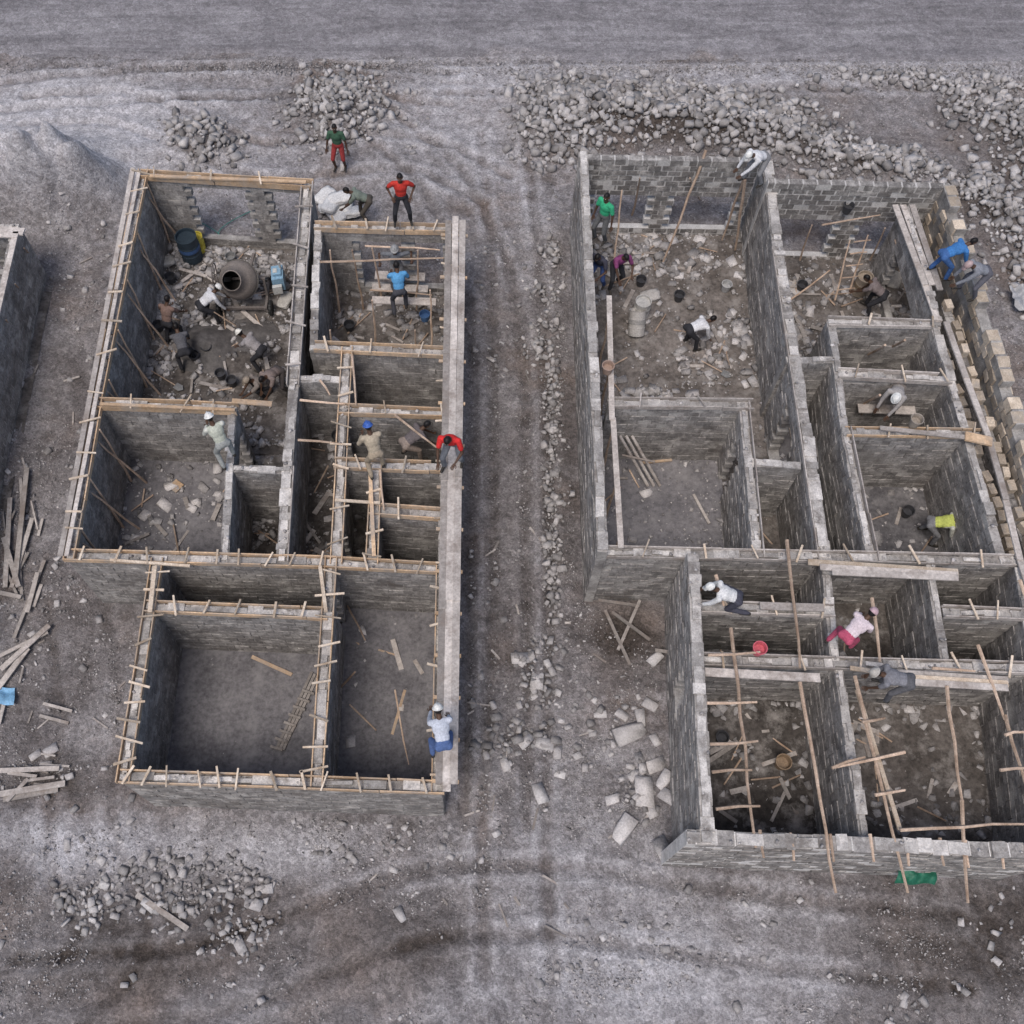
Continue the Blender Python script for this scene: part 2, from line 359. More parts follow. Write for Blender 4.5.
# ---------------------------------------------------------------- houses
wid=[0]
class House:
    def __init__(s,name):
        s.e=empty(name); s.b={k:MB() for k in('block','mortar','bmortar','dmortar','cap','tan','wood','grey','pale','pole','floor','earth')}
        s.rub=Stones(PR); s.slab=Stones(PF)
    def wall(s,x0,y0,x1,y1,op=(),z1=TOP,th=.2,z0=-.1,bm='block',mm='dmortar',rag=0,cap=True,bl=.4,bh=.2,capsh=1.0,shade=1.0,gap=1.0,jit=.007,var=(.8,1.18)):
        wid[0]+=1; k=wid[0]
        a=P(x0,y0,z1); b=P(x1,y1,z1); a.z=b.z=0
        d=b-a; L=d.length; d/=L; n=Vector((-d.y,d.x,0)); a=a-d*(th*.45); L+=th*.9
        dz=.0016*(k%17); th=th+.0009*(k%13)
        rows=int(round((z1-z0)/bh)); up=Vector((0,0,1))
        for r in range(rows):
            zz=z0+(r+.5)*bh+dz; u=-(bl/2 if r%2 else 0)
            while u<L:
                u0=max(u,0); u1=min(u+bl,L); u+=bl
                if u1-u0<.03: continue
                uc=(u0+u1)/2; f=uc/L; sk=False
                for o in op:
                    if o[0]<f<o[1] and o[2]<zz<o[3]: sk=True
                if rag and r>=rows-rag and random.random()<.35: sk=True
                if sk: continue
                c=a+d*uc+up*zz
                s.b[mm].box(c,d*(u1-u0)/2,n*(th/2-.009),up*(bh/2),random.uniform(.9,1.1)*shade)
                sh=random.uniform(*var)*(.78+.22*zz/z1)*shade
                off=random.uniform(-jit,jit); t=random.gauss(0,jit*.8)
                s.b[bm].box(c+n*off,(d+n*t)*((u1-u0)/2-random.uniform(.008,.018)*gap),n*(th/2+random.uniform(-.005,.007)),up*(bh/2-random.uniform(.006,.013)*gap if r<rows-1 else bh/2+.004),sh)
        if cap:
            u=0
            while u<L:
                l=random.uniform(.15,.6); u1=min(u+l,L)
                if random.random()<.86 and u1-u>.05:
                    c=a+d*((u+u1)/2)+up*(z0+rows*bh+dz+.018)
                    hh=random.uniform(.008,.04)
                    s.b['cap'].box(c+n*random.uniform(-.025,.025)+up*hh*.5,(d+n*random.gauss(0,.04))*(u1-u)/2*.995,n*(th/2+random.uniform(-.06,.015)),up*hh,random.uniform(.6,1.25)*capsh)
                u=u1
            for i in range(int(L*2)):    # mortar crumbs and stones left on the wall head
                uu=random.uniform(0,L); c=a+d*uu+n*random.uniform(-th*.4,th*.4); r=random.uniform(.02,.06)
                ok=all(not(o[0]<uu/L<o[1] and o[3]>z1-.2) for o in op)
                if ok: s.rub.put(c.x,c.y,z0+rows*bh+.07,r,random.uniform(.7,1.6))
        return a,d,n,L,z0+rows*bh
    def boards(s,x0,y0,x1,y1,th=.2,kind='wood',sides=(1,-1),h=.15,z=TOP,tie=0,tiek='pale',tl=.2):
        a=P(x0,y0,z); b=P(x1,y1,z); d=(b-a); L=d.length; d/=L; n=Vector((-d.y,d.x,0))
        for sd in sides:
            u=-.1
            while u<L:
                l=random.uniform(2.2,3.8); u1=min(u+l,L+.15)
                off=n*sd*(th/2+.028+random.uniform(0,.012))
                s.b[kind].beam(a+d*u+off+Vector((0,0,random.uniform(-.05,.0))),a+d*(u1-.01)+off+n*random.uniform(-.015,.015)+Vector((0,0,random.uniform(-.05,.0))),.028,h,random.uniform(.7,1.2))
                u=u1+.01
                if u>L-.3: break
        if tie:
            u=random.uniform(.1,tie)
            while u<L:
                e=th/2+random.uniform(.05,tl)
                e2=th/2+random.uniform(.05,tl)
                c=a+d*u+Vector((0,0,h/2+.045)); dd=d*random.uniform(-.1,.1)
                s.b[tiek].beam(c-n*e-dd,c+n*e2+dd,random.uniform(.03,.055),.035,random.uniform(.55,1.2)); u+=tie*random.uniform(.6,1.4)
    def plank(s,x0,y0,z0,x1,y1,z1,wd=.2,ht=.035,k='grey',roll=0): s.b[k].beam(P(x0,y0,z0),P(x1,y1,z1),wd,ht,random.uniform(.7,1.2),roll)
    def pole(s,x0,y0,z0,x1,y1,z1,r=.04): s.b['pole'].pole(P(x0,y0,z0),P(x1,y1,z1),r,random.uniform(.7,1.35))
    def floor(s,pts,k='floor',z=.03,sh=1.0):   # pts are room corners read at wall-top height
        q=[P(a,b,TOP) for a,b in pts]; n=30
        vs=[];fs=[]
        for j in range(n+1):
            for i in range(n+1):
                u=i/n;v=j/n; p=(q[0]*(1-u)+q[1]*u)*(1-v)+(q[3]*(1-u)+q[2]*u)*v
                nz=noise.noise(Vector((p.x*.8,p.y*.8,7)))+.7*noise.noise(Vector((p.x*2.4,p.y*2.4,7)))+.5*noise.noise(Vector((p.x*6,p.y*6,7)))
                vs.append((p.x,p.y,z+(.06*nz if k=='earth' else .012*nz)))
        for j in range(n):
            for i in range(n): fs.append((j*(n+1)+i,(j+1)*(n+1)+i,(j+1)*(n+1)+i+1,j*(n+1)+i+1))
        s.b[k].add(vs,fs,sh)
    def litter(s,pts,n,r0=.03,r1=.16,flat=0,sticks=0,edge=False,z=.05):
        q=[P(a,b,TOP) for a,b in pts]; sd=random.random()*50
        n2=0 if edge else int(n*1.6)   # extra small crumbs
        for i in range(n+flat+sticks+n2):
            for _ in range(6):
                u,v=random.random(),random.random()
                if edge and i<n*.7:
                    if random.random()<.5: u=random.choice((.06,.94))+random.gauss(0,.03)
                    else: v=random.choice((.06,.94))+random.gauss(0,.03)
                u=min(max(u,.03),.97); v=min(max(v,.04),.96)
                p=(q[0]*(1-u)+q[1]*u)*(1-v)+(q[3]*(1-u)+q[2]*u)*v
                if edge or noise.noise(Vector((p.x*.9,p.y*.9,sd)))+random.uniform(-.3,.5)>0: break
            if i<n:
                r=r0+(r1-r0)*random.random()**2.2; s.rub.put(p.x,p.y,z+r*.25,r,random.uniform(.5,1.5))
            elif i<n+flat:
                r=random.uniform(.1,.24); s.slab.put(p.x,p.y,z+r*.12,r,random.uniform(.7,1.8))
            elif i<n+flat+sticks:
                p.z=z+.03+random.random()*.05; t=random.uniform(0,6.28); l=random.uniform(.3,1.1)
                e=Vector((math.cos(t),math.sin(t),random.uniform(-.02,.1)))*l*.5
                c=(q[0]+q[1]+q[2]+q[3])/4; c.z=p.z; p=p.lerp(c,.3)
                if random.random()<.6: s.b['grey'].beam(p-e,p+e,random.uniform(.05,.14),.03,random.uniform(.5,1.1))
                else: s.b['pole'].tube(p-e,p+e,.025,.02,6,random.uniform(.6,1.2))
            else: 
                r=random.uniform(.015,.04); s.rub.put(p.x,p.y,z+r*.2,r,random.uniform(.5,1.8))
    def done(s):
        nm=dict(block='block_walls',mortar='mortar',bmortar='light_mortar',dmortar='wall_mortar',cap='cement_capping',tan='sandstone_wall',wood='formwork_boards',grey='weathered_planks',pale='formwork_ties',pole='wooden_poles',floor='screed_floor',earth='earth_floor')
        for k,b in s.b.items():
            if b.v: b.obj(nm[k],M[k],s.e,smooth=k in('floor','earth'))
        if s.rub.p: s.rub.obj('floor_rubble',M['stone'],.5,s.e)
        if s.slab.p: s.slab.obj('floor_slabs',M['stone'],.2,s.e)
# ---- left house
A=House('unfinished_block_house')
W=A.wall
W(143,172,97,400); W(97,400,70,555)
W(143,174,308,184,op=[(.24,.6,.4,2.45),(.74,.93,.4,2.45)])
W(307,185,293,380,th=.25); W(293,380,287,470,th=.25); W(287,470,281,556,th=.25)
W(318,226,455,229,op=[(.28,.6,.3,2.4),(.66,.9,.3,2.4)])
W(318,226,313,346)
W(452,226,447,400); W(447,400,442,570); W(442,570,438,785)
W(97,403,232,408); W(232,408,229,466,op=[(.2,.9,.0,2.1)]); W(229,466,224,556); W(229,467,286,469)
W(70,555,330,562); W(330,562,442,568)
W(318,346,446,352); W(347,350,342,410); W(342,410,336,558,op=[(.05,.25,0,2.1),(.7,.85,0,2.1)])
W(342,409,446,413); W(338,463,443,467); W(376,467,372,558); W(373,509,442,514); W(293,377,345,378)
W(157,562,124,776); W(150,606,322,613); W(331,562,317,780,op=[(.1,.2,0,2.1)]); W(124,776,438,787)
rooms=[[(143,172),(307,185),(293,400),(97,400)],[(97,400),(232,408),(224,556),(70,555)],[(229,467),(286,469),(281,556),(224,556)],
 [(313,226),(452,226),(447,352),(310,346)],[(293,346),(347,350),(336,560),(281,556)],[(347,350),(447,352),(447,413),(342,410)],[(342,410),(447,413),(444,467),(338,463)],
 [(338,463),(376,467),(372,558),(336,558)],[(376,467),(444,467),(442,568),(372,558)],[(157,562),(331,562),(322,613),(150,606)],[(150,606),(322,613),(317,780),(124,776)],[(331,562),(442,568),(438,787),(317,780)],[(224,408),(300,400),(290,469),(228,469)]]
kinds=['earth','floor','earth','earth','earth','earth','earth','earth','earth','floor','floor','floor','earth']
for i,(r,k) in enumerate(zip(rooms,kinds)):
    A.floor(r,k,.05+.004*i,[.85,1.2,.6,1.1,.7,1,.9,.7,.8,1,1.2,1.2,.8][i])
A.litter(rooms[0],560,.03,.16,38,34); A.litter(rooms[0],170,.03,.15,edge=True)
A.litter([(150,180),(300,190),(300,215),(145,215)],200,.05,.17,16,6)
A.litter([(130,240),(190,250),(175,330),(110,330)],120,.04,.15,14,8)
A.litter(rooms[1],200,.02,.12,38,12); A.litter(rooms[3],280,.03,.16,34,20); A.litter(rooms[5],100,.03,.15,10,10); A.litter(rooms[6],100,.03,.15,10,12)
A.litter(rooms[4],130,.03,.13,10,12); A.litter(rooms[7],50); A.litter(rooms[8],70,.03,.1,6,7); A.litter(rooms[2],60,.03,.15,4,4); A.litter(rooms[9],50,.02,.08,2,2)
A.litter(rooms[10],110,.010,.04,0,0); A.litter(rooms[11],160,.012,.06,3,4); A.litter(rooms[12],80,.03,.12,5,5)
A.litter(rooms[10],90,.015,.06,edge=True); A.litter(rooms[11],70,.02,.09,edge=True)
B=A.boards
B(143,172,97,400,tie=.9); B(97,400,70,555,tie=.7); B(143,174,308,184,kind='wood',h=.2,tie=1.6)
B(307,185,293,380,th=.25,kind='grey',tie=1.4,tiek='grey'); B(287,470,281,556,th=.25,kind='grey',sides=(1,))
B(318,226,455,229,h=.18,tie=.9); B(318,346,446,352,tie=1.1); B(342,409,446,413,tie=1.1,h=.18); B(338,463,443,467,tie=1.1); B(373,509,442,514,tie=1.2,h=.18)
B(347,350,336,558,tie=.9); B(376,467,372,558,tie=.8); B(97,403,232,408,tie=1.1,h=.18); B(70,555,330,562,tie=.8,tl=.14); B(330,562,442,568,tie=.9,tl=.14)
B(157,562,124,776,tie=.6,tl=.28); B(150,606,322,613,tie=.65,tl=.16); B(331,562,317,780,tie=.6,tl=.3); B(124,776,438,787,tie=.6,tl=.16)
B(452,226,447,400,sides=(1,),tie=1.2); B(442,570,438,785,sides=(1,-1),tie=1.2); B(447,400,442,570,sides=(1,),tie=1.2)
A.plank(150,176,2.93,306,182,2.93,.10,.05,'wood'); A.plank(232,401,2.98,272,404,2.98,.14,.04,'wood'); A.plank(100,404,2.95,235,410,2.95,.08,.05,'wood')
for (y0,y1) in ((222,345),(343,470),(468,600),(598,700),(698,784)):
    for k,o in enumerate((-8.5,-1.5,5.5)):
        f=lambda y,o=o:457+o-(y-222)*.016
        e=random.uniform(-5,5)
        A.b['grey'].beam(P(f(y0),y0+e-5,2.94+.006*k),P(f(y1),y1+e+5,2.965+.006*k),.175,.035,(.65,1.2,.9)[k]*random.uniform(.85,1.15))
for y in range(235,785,42): A.plank(441-(y-222)*.016,y,2.90,468-(y-222)*.016,y+1,2.90,.08,.05,'wood')
for y0,y1 in ((168,290),(288,420),(418,556)):
    x=lambda y:133-(y-168)*.187
    A.plank(x(y0),y0,2.86,x(y1),y1,2.87,.13,.05,'grey'); 
    A.plank(x(y0)+6,y0+4,2.90,x(y1)+6,y1,2.91,.10,.04,'grey')
for y in (190,240,290,340,390,440,490,540):
    x=133-(y-168)*.187; a=P(x+14,y,2.6); b=Vector((a.x+.55,a.y+random.uniform(-.2,.3),.05)); A.b['pole'].pole(b,a,.035,1.1)
    A.b['pole'].pole(Vector((a.x+.12,a.y+.2,.05)),Vector((a.x+.1,a.y+.22,2.75)),.035,1.3)
for x,y in ((330,250),(352,250),(372,248),(395,245),(418,250),(430,290),(372,300),(415,330),(330,330)):
    a=P(x,y,2.7); A.b['pole'].pole(Vector((a.x+random.uniform(-.15,.15),a.y+random.uniform(-.2,.2),.05)),a,.035,random.uniform(.8,1.4))
A.pole(365,246,2.6,440,250,2.6,.03); A.pole(370,290,1.6,432,295,1.6,.03); A.pole(318,262,2.7,444,258,2.9,.035); A.plank(372,300,1.5,436,302,1.5,.25,.04,'grey')
A.plank(375,275,.86,425,277,.86,.3,.04,'grey'); A.plank(372,287,.86,428,289,.86,.25,.04,'grey')
for x0,y0,x1,y1 in ((352,355,356,405),(395,415,440,450),(380,470,384,510),(320,380,330,395),(300,400,345,404),(298,440,342,444)): A.pole(x0,y0,2.9,x1,y1,2.92,.035)
A.plank(370,470,2.95,374,556,2.95,.09,.04,'wood');A.plank(335,500,2.92,380,503,2.92,.07,.04,'pale')
A.plank(320,566,2.95,326,612,2.95,.08,.05,'pale'); A.plank(155,566,2.98,150,612,2.98,.10,.05,'pale')
A.plank(110,560,2.9,190,566,2.9,.06,.05,'pale')
A.plank(252,657,.08,292,675,.10,.09,.07,'wood'); 
for k in range(3): A.b['grey'].beam(P(312+k*3,672+k*2,.12),P(277+k*3,748+k,.14),.07,.04,random.uniform(.45,.65))
for k in range(8): A.b['grey'].beam(P(302-k*4.5,690+k*8,.18),P(314-k*4.5,694+k*8,.18),.06,.03,random.uniform(.4,.7))
A.plank(345,640,.07,395,655,.07,.05,.04,'wood'); A.pole(395,690,.08,410,770,.08,.03); A.pole(345,600,.1,365,640,1.2,.03); A.pole(338,690,.06,355,672,1.3,.035); A.plank(405,690,.08,392,735,.08,.07,.04,'wood')
A.plank(180,482,.1,172,490,.1,.3,.02,'wood'); p=P(165,505,.08); A.slab.put(p.x,p.y,.08,.25,1.7); p=P(145,515,.08); A.slab.put(p.x,p.y,.08,.2,1.6)
A.done()
# ---- right house
Bh=House('unfinished_block_house')
W=Bh.wall
rg=dict(jit=.016,var=(.76,1.24))
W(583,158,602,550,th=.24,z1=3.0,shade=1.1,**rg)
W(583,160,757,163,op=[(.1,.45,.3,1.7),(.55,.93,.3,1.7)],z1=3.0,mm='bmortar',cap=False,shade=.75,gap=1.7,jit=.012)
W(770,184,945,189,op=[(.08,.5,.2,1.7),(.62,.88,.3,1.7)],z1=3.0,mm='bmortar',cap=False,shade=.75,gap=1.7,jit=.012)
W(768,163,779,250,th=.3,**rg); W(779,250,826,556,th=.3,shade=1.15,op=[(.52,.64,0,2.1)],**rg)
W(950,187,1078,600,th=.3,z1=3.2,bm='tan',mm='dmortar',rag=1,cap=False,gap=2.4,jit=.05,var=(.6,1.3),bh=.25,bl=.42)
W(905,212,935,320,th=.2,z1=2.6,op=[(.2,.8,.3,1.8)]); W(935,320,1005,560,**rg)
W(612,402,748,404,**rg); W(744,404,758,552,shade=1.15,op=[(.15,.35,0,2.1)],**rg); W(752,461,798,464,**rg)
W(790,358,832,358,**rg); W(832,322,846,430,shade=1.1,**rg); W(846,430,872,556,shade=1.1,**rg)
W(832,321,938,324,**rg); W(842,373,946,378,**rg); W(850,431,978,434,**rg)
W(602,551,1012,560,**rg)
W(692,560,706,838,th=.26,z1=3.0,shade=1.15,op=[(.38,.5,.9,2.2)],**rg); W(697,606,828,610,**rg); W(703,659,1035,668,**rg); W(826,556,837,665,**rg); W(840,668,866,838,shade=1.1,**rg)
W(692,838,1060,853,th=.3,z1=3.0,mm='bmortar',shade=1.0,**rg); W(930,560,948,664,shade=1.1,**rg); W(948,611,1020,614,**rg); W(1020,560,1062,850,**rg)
R=[[(583,158),(768,163),(815,404),(596,402)],[(596,402),(744,404),(758,552),(602,550)],[(744,404),(812,404),(828,556),(758,552)],
 [(770,184),(905,188),(938,322),(788,322)],[(905,188),(945,187),(990,322),(938,322)],[(832,321),(938,324),(946,378),(842,373)],[(842,373),(946,378),(978,434),(850,431)],[(850,431),(978,434),(1005,560),(872,556)],
 [(788,322),(832,322),(872,556),(826,556)],[(938,322),(985,322),(1060,560),(1005,560)],[(692,560),(826,556),(831,610),(697,606)],[(697,606),(830,610),(837,665),(703,659)],[(703,659),(838,665),(866,838),(706,838)],
 [(826,556),(1012,560),(1035,668),(837,665)],[(838,665),(1035,668),(1060,850),(866,838)]]
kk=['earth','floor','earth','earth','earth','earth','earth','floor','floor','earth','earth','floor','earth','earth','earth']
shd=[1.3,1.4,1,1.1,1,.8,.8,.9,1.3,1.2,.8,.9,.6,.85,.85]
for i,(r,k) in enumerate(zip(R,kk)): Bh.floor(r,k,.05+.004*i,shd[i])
L=Bh.litter
L(R[0],340,.03,.14,38,18); L([(600,330),(700,330),(700,402),(600,402)],130,.04,.17,60,4); L([(690,250),(770,250),(790,330),(700,330)],100,.04,.16,28,4); L([(590,165),(765,165),(770,215),(590,215)],150,.04,.2,34,14)
L(R[1],120,.015,.08,6,4); L(R[1],60,.02,.1,edge=True); L(R[2],90,.03,.12,8,8); L(R[3],340,.04,.16,70,24); L(R[4],110,.03,.15,6,8); L(R[5],110,.03,.15,14,12); L(R[6],100,.03,.15,10,10); L(R[7],200,.02,.12,8,7,True); L(R[7],80,.02,.08,2,2); L(R[8],130,.02,.12,5,6)
L(R[9],160,.04,.16,14,8); L(R[10],100,.03,.13,8,10); L(R[11],100,.03,.12,8,10); L(R[12],240,.03,.16,8,10,True); L(R[12],80,.02,.1,4,6); L(R[13],270,.03,.14,18,18); L(R[14],360,.03,.14,26,20)
pl=Bh.plank; po=Bh.pole
for x0,y0,x1,y1 in ((609,296,612,420),(613,418,621,548)): pl(x0,y0,2.85,x1,y1,2.87,.14,.05)
for y in (310,360,420,480,535): a=P(610+(y-300)*.04,y,2.8); Bh.b['pole'].pole(Vector((a.x,a.y,.05)),a,.04,1)
for x0,y0,x1,y1 in ((895,205,925,285),(903,205,932,285),(912,205,940,290),(925,285,938,322)): pl(x0,y0,2.72,x1,y1,2.76,.17,.04)
for x0,y0,x1,y1 in ((938,322,958,378),(958,378,980,436),(980,436,998,500),(997,498,1012,560),(1012,560,1030,620)): pl(x0+8,y0,2.9,x1+8,y1,2.93,.15,.05)
B=Bh.boards
B(612,402,748,404,kind='grey',tie=1.3,tiek='grey'); B(832,321,938,324,kind='grey',tie=1.5,h=.12); B(842,373,946,378,kind='grey',tie=1.2); B(850,431,978,434,kind='wood',tie=1.5,h=.1)
B(602,551,1012,560,kind='grey',tie=1.3,h=.12); B(697,606,828,610,kind='grey',tie=1.2); B(703,659,1035,668,kind='grey',tie=1.3); B(846,430,872,556,kind='grey',sides=(1,)); B(948,611,1020,614,kind='grey',tie=.8)
B(779,250,826,556,th=.3,kind='grey',sides=(-1,),h=.12); B(744,404,758,552,kind='grey',sides=(1,),h=.1)
for k in range(3): pl(808+k*12,562+k*5,3.0+k*.04,958,572+k*3,3.02+k*.04,.15,.04,'pale' if k==0 else 'grey')
for k in range(3): pl(880+k*14,672+k*5,3.0+k*.04,1008,680+k*4,3.02+k*.04,.15,.04,'pale' if k==1 else 'grey')
pl(705,672,2.95,820,678,2.95,.2,.04); pl(760,606,2.97,824,608,2.97,.18,.04); pl(880,428,2.97,990,440,2.97,.12,.04,'grey'); pl(965,436,3.0,992,442,3.0,.25,.06,'wood')
pl(858,408,1.55,915,410,1.55,.3,.04); po(862,412,1.5,862,420,.05,.035); po(910,412,1.5,910,420,.05,.035)
for x0,y0,x1,y1 in ((731,628,756,848),(787,540,800,668),(800,682,836,893),(872,598,880,662),(855,676,908,893),(947,686,962,800),(962,800,968,903),(978,645,1005,720),(1005,715,1030,800),(1020,580,1030,620),(716,575,724,606)):
    po(x0,y0,3.12,x1,y1,3.1,.045)
for x0,y0,x1,y1 in ((707,703,757,702),(710,744,758,741),(712,772,752,770),(716,809,760,806),(832,768,865,757),(905,752,832,768),(932,668,975,671),(875,795,905,790),(1005,735,1024,732),(708,655,760,652),(900,830,1024,824),(1000,770,1035,768),(862,722,885,718)):
    po(x0,y0,3.2,x1,y1,3.17,.038)
pl(857,690,3.06,900,830,3.06,.09,.05,'pale'); pl(850,668,3.06,876,672,3.06,.1,.05,'pale')
for x,y in ((760,842),(790,845),(830,846),(870,846),(905,850),(940,850),(965,852),(1000,853)):
    po(x,y-12,3.1,x+4,y+16,3.08,.04)
po(612,285,.1,622,190,2.9,.035); po(632,215,.6,640,178,3,.035); po(706,150,3.3,663,262,.5,.045); po(748,165,3.2,722,240,.3,.045); po(700,200,.1,690,178,2.9,.03); po(745,180,3.1,735,250,.2,.05)
po(850,290,.3,868,235,2.2,.03); po(835,300,.3,850,240,2.2,.03); po(905,290,.3,895,240,2,.03); po(822,225,2.3,880,215,2.3,.03); po(800,260,.3,812,225,2.2,.03); po(790,300,.2,830,270,.9,.03); po(870,260,.3,885,228,2.2,.03)
for t in range(5): po(838+t*4,290-t*12,.6+t*.35,855+t*4,288-t*12,.6+t*.35,.025)
for k in range(3): pl(620+k*6,436,1.6-k*.1,648+k*6,486,.1,.07,.04,'grey')
pl(622,455,1.1,655,462,1.0,.05,.03,'grey'); pl(640,463,.1,672,460,.1,.07,.04,'wood')
for x,y in ((885,345),(905,340),(880,395)): po(x,y,2.9,x-30,y+18,.2,.035)
# loose tan blocks laid along the stepped ledge inside the east wall
up=Vector((0,0,1))
q0=P(950,296,2.8); q1=P(1046,575,2.8); d=(q1-q0); LL=d.length; d/=LL; n=Vector((-d.y,d.x,0))
for row in range(3):
    u=.1+.16*row; rr=n*(-.12-.25*(row-.6)); zt=2.62-.42*row
    while u<LL:
        if random.random()<.9:
            c=q0+d*u+rr+n*random.uniform(-.03,.03); c.z=zt-.1; t=random.gauss(0,.12); dd=d*math.cos(t)+n*math.sin(t); nn=Vector((-dd.y,dd.x,0))
            Bh.b['tan'].box(c,dd*.145,nn*random.uniform(.08,.105),up*random.uniform(.085,.12),random.uniform(.65,1.3))
        u+=.35+random.uniform(0,.05)
    u=0; zb=zt-.2
    while u<LL:
        lv=0
        while zb-.1-.2*lv>0:
            c=q0+d*(u+.2)+rr; c.z=zb-.1-.2*lv
            Bh.b['block'].box(c,d*.19,n*random.uniform(.105,.12),up*.093,random.uniform(.55,1.0)); lv+=1
        u+=.4
for x0,y0,x1,y1 in ((605,610,630,665),(612,612,650,640),(640,600,618,650),(598,600,640,606),(655,650,690,655)): Bh.b['grey'].beam(P(x0,y0,.25),P(x1,y1,.15),.08,.04,random.uniform(.4,.75))
Bh.done()
# ---- third house, left edge
C=House('unfinished_block_house')
W=C.wall
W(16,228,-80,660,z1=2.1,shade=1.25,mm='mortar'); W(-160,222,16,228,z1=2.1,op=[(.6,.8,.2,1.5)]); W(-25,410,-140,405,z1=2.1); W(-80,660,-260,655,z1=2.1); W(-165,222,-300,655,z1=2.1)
C.floor([(-160,222),(16,228),(-80,660),(-280,655)],'earth',.03)
C.plank(-40,226,2.2,24,232,2.2,.25,.05); C.plank(-60,232,2.22,18,236,2.22,.15,.05); C.plank(16,232,2.2,-10,345,2.2,.16,.05)
C.litter([(-160,222),(10,230),(-80,640),(-260,640)],100,.04,.15,8,8)
for k in range(6): C.pole(36-k*9,262+k*36,.02,24-k*9,248+k*36,1.9,.03)
C.done()
# ---------------------------------------------------------------- loose timber
tb=MB()
def tp(x0,y0,x1,y1,w=.12,z=.1,k=1.0): 
    a=P(x0,y0); b=P(x1,y1); a.z=gh(a.x,a.y)+z; b.z=gh(b.x,b.y)+z; tb.beam(a,b,w,.04,k*random.uniform(.55,1.05))
for a in ((30,472,18,585),(22,480,26,560),(12,500,8,590),(34,520,14,590),(6,540,22,590),(46,562,16,640),(40,575,30,615),(52,628,4,672),(50,634,2,658),(30,650,0,690),(0,595,24,600),(62,770,0,772),(68,785,0,796),(60,790,5,800),(30,780,10,803),(138,895,190,930),(0,725,6,700)): tp(*a,random.uniform(.08,.15),random.uniform(.06,.18))
for i in range(18):
    x=random.uniform(0,45); y=random.uniform(480,800); t=random.uniform(-.5,.5) if y<700 else random.uniform(1.2,1.8); l=random.uniform(10,35); tp(x,y,x+l*math.sin(t),y+l*math.cos(t),random.uniform(.04,.1),random.uniform(.04,.14))
tb.obj('timber_stack',M['grey'])
tb=MB()
for i in range(60):
    px=random.choice((random.uniform(0,110),random.uniform(470,600),random.uniform(100,500),random.uniform(470,680))); py=random.uniform(240,960); p=P(px,py)
    if inb(p.x,p.y): continue
    t=random.uniform(0,6.28); l=random.uniform(.06,.28); e=Vector((math.cos(t),math.sin(t),0))*l; z=Vector((0,0,gh(p.x,p.y)+.03))
    p.z=0; tb.beam(p-e+z,p+e+z,random.uniform(.03,.06),.03,random.uniform(.4,1.0))
tb.obj('scrap_wood',M['grey'])
# ---------------------------------------------------------------- site objects
def bucket(px,py,z,col=(.05,.05,.055),s=1.0,tilt=(0,0)):
    b=MB(); o=P(px,py,z); ax=Vector((tilt[0],tilt[1],1)).normalized()
    b.lathe([(0,.0),(.11*s,0),(.15*s,.28*s),(.165*s,.28*s),(.165*s,.30*s),(.145*s,.30*s),(.125*s,.16*s),(0,.16*s)],o,ax,18)
    b.torus(o+ax*.3*s,Vector((1,.3,.4)),.15*s,.006,12,a0=0,a1=math.pi)
    return b.obj('bucket',cmat(col,'plastic'),smooth=False)
for a in [(222,378,0.05),(233,385,.05),(186,352,.05),(196,360,.05),(176,335,.05),(160,330,.05),(412,432,.1),(338,440,.1),(846,212,2.2),(678,300,.05),(607,372,2.9,(.35,.25,.2)),(913,425,2.95,(.3,.26,.22)),(255,470,.1),(780,765,.1,(.25,.18,.12),1.2),(172,282,.05),
          (145,300,.05,(.3,.28,.26)),(208,352,.05),(232,262,.05,(.2,.2,.2)),(300,392,.05),(350,330,.05),(425,320,.05,(.1,.2,.4)),(640,285,.05),(725,290,.05,(.4,.4,.4)),(800,290,.05),(905,515,.1),(720,740,.05)]: bucket(*a)
bucket(757,652,2.9,(.55,.12,.15),1.0)
bucket(400,440,.1,(.35,.33,.3))
def drum(px,py,z,col,band,s=1.0,ax=Vector((0,0,1))):
    e=empty('water_drum'); b=MB(); o=P(px,py,z)
    pr=[(0,0),(.27,0),(.29,.02),(.285,.28),(.30,.30),(.285,.32),(.285,.58),(.30,.6),(.285,.62),(.29,.88),(.30,.9),(.27,.9),(.26,.8),(0,.8)]
    b.lathe([(r*s,h*s) for r,h in pr],o,ax,24); b.obj('barrel_body',cmat(col,'plastic'),e)
    c=MB(); c.lathe([(.302*s,.44*s),(.306*s,.46*s),(.306*s,.56*s),(.302*s,.58*s)],o,ax,24); c.obj('band',cmat(band,'plastic'),e)
drum(193,258,.05,(.03,.045,.06),(.05,.10,.22),1.1); drum(200,250,.05,(.6,.5,.08),(.5,.4,.05),.7)
drum(636,335,.1,(.42,.40,.38),(.3,.29,.28),.85,Vector((0,.6,.8))); drum(640,316,.1,(.45,.44,.42),(.35,.34,.33),.8)
drum(858,292,.1,(.3,.25,.2),(.2,.15,.1),.8)
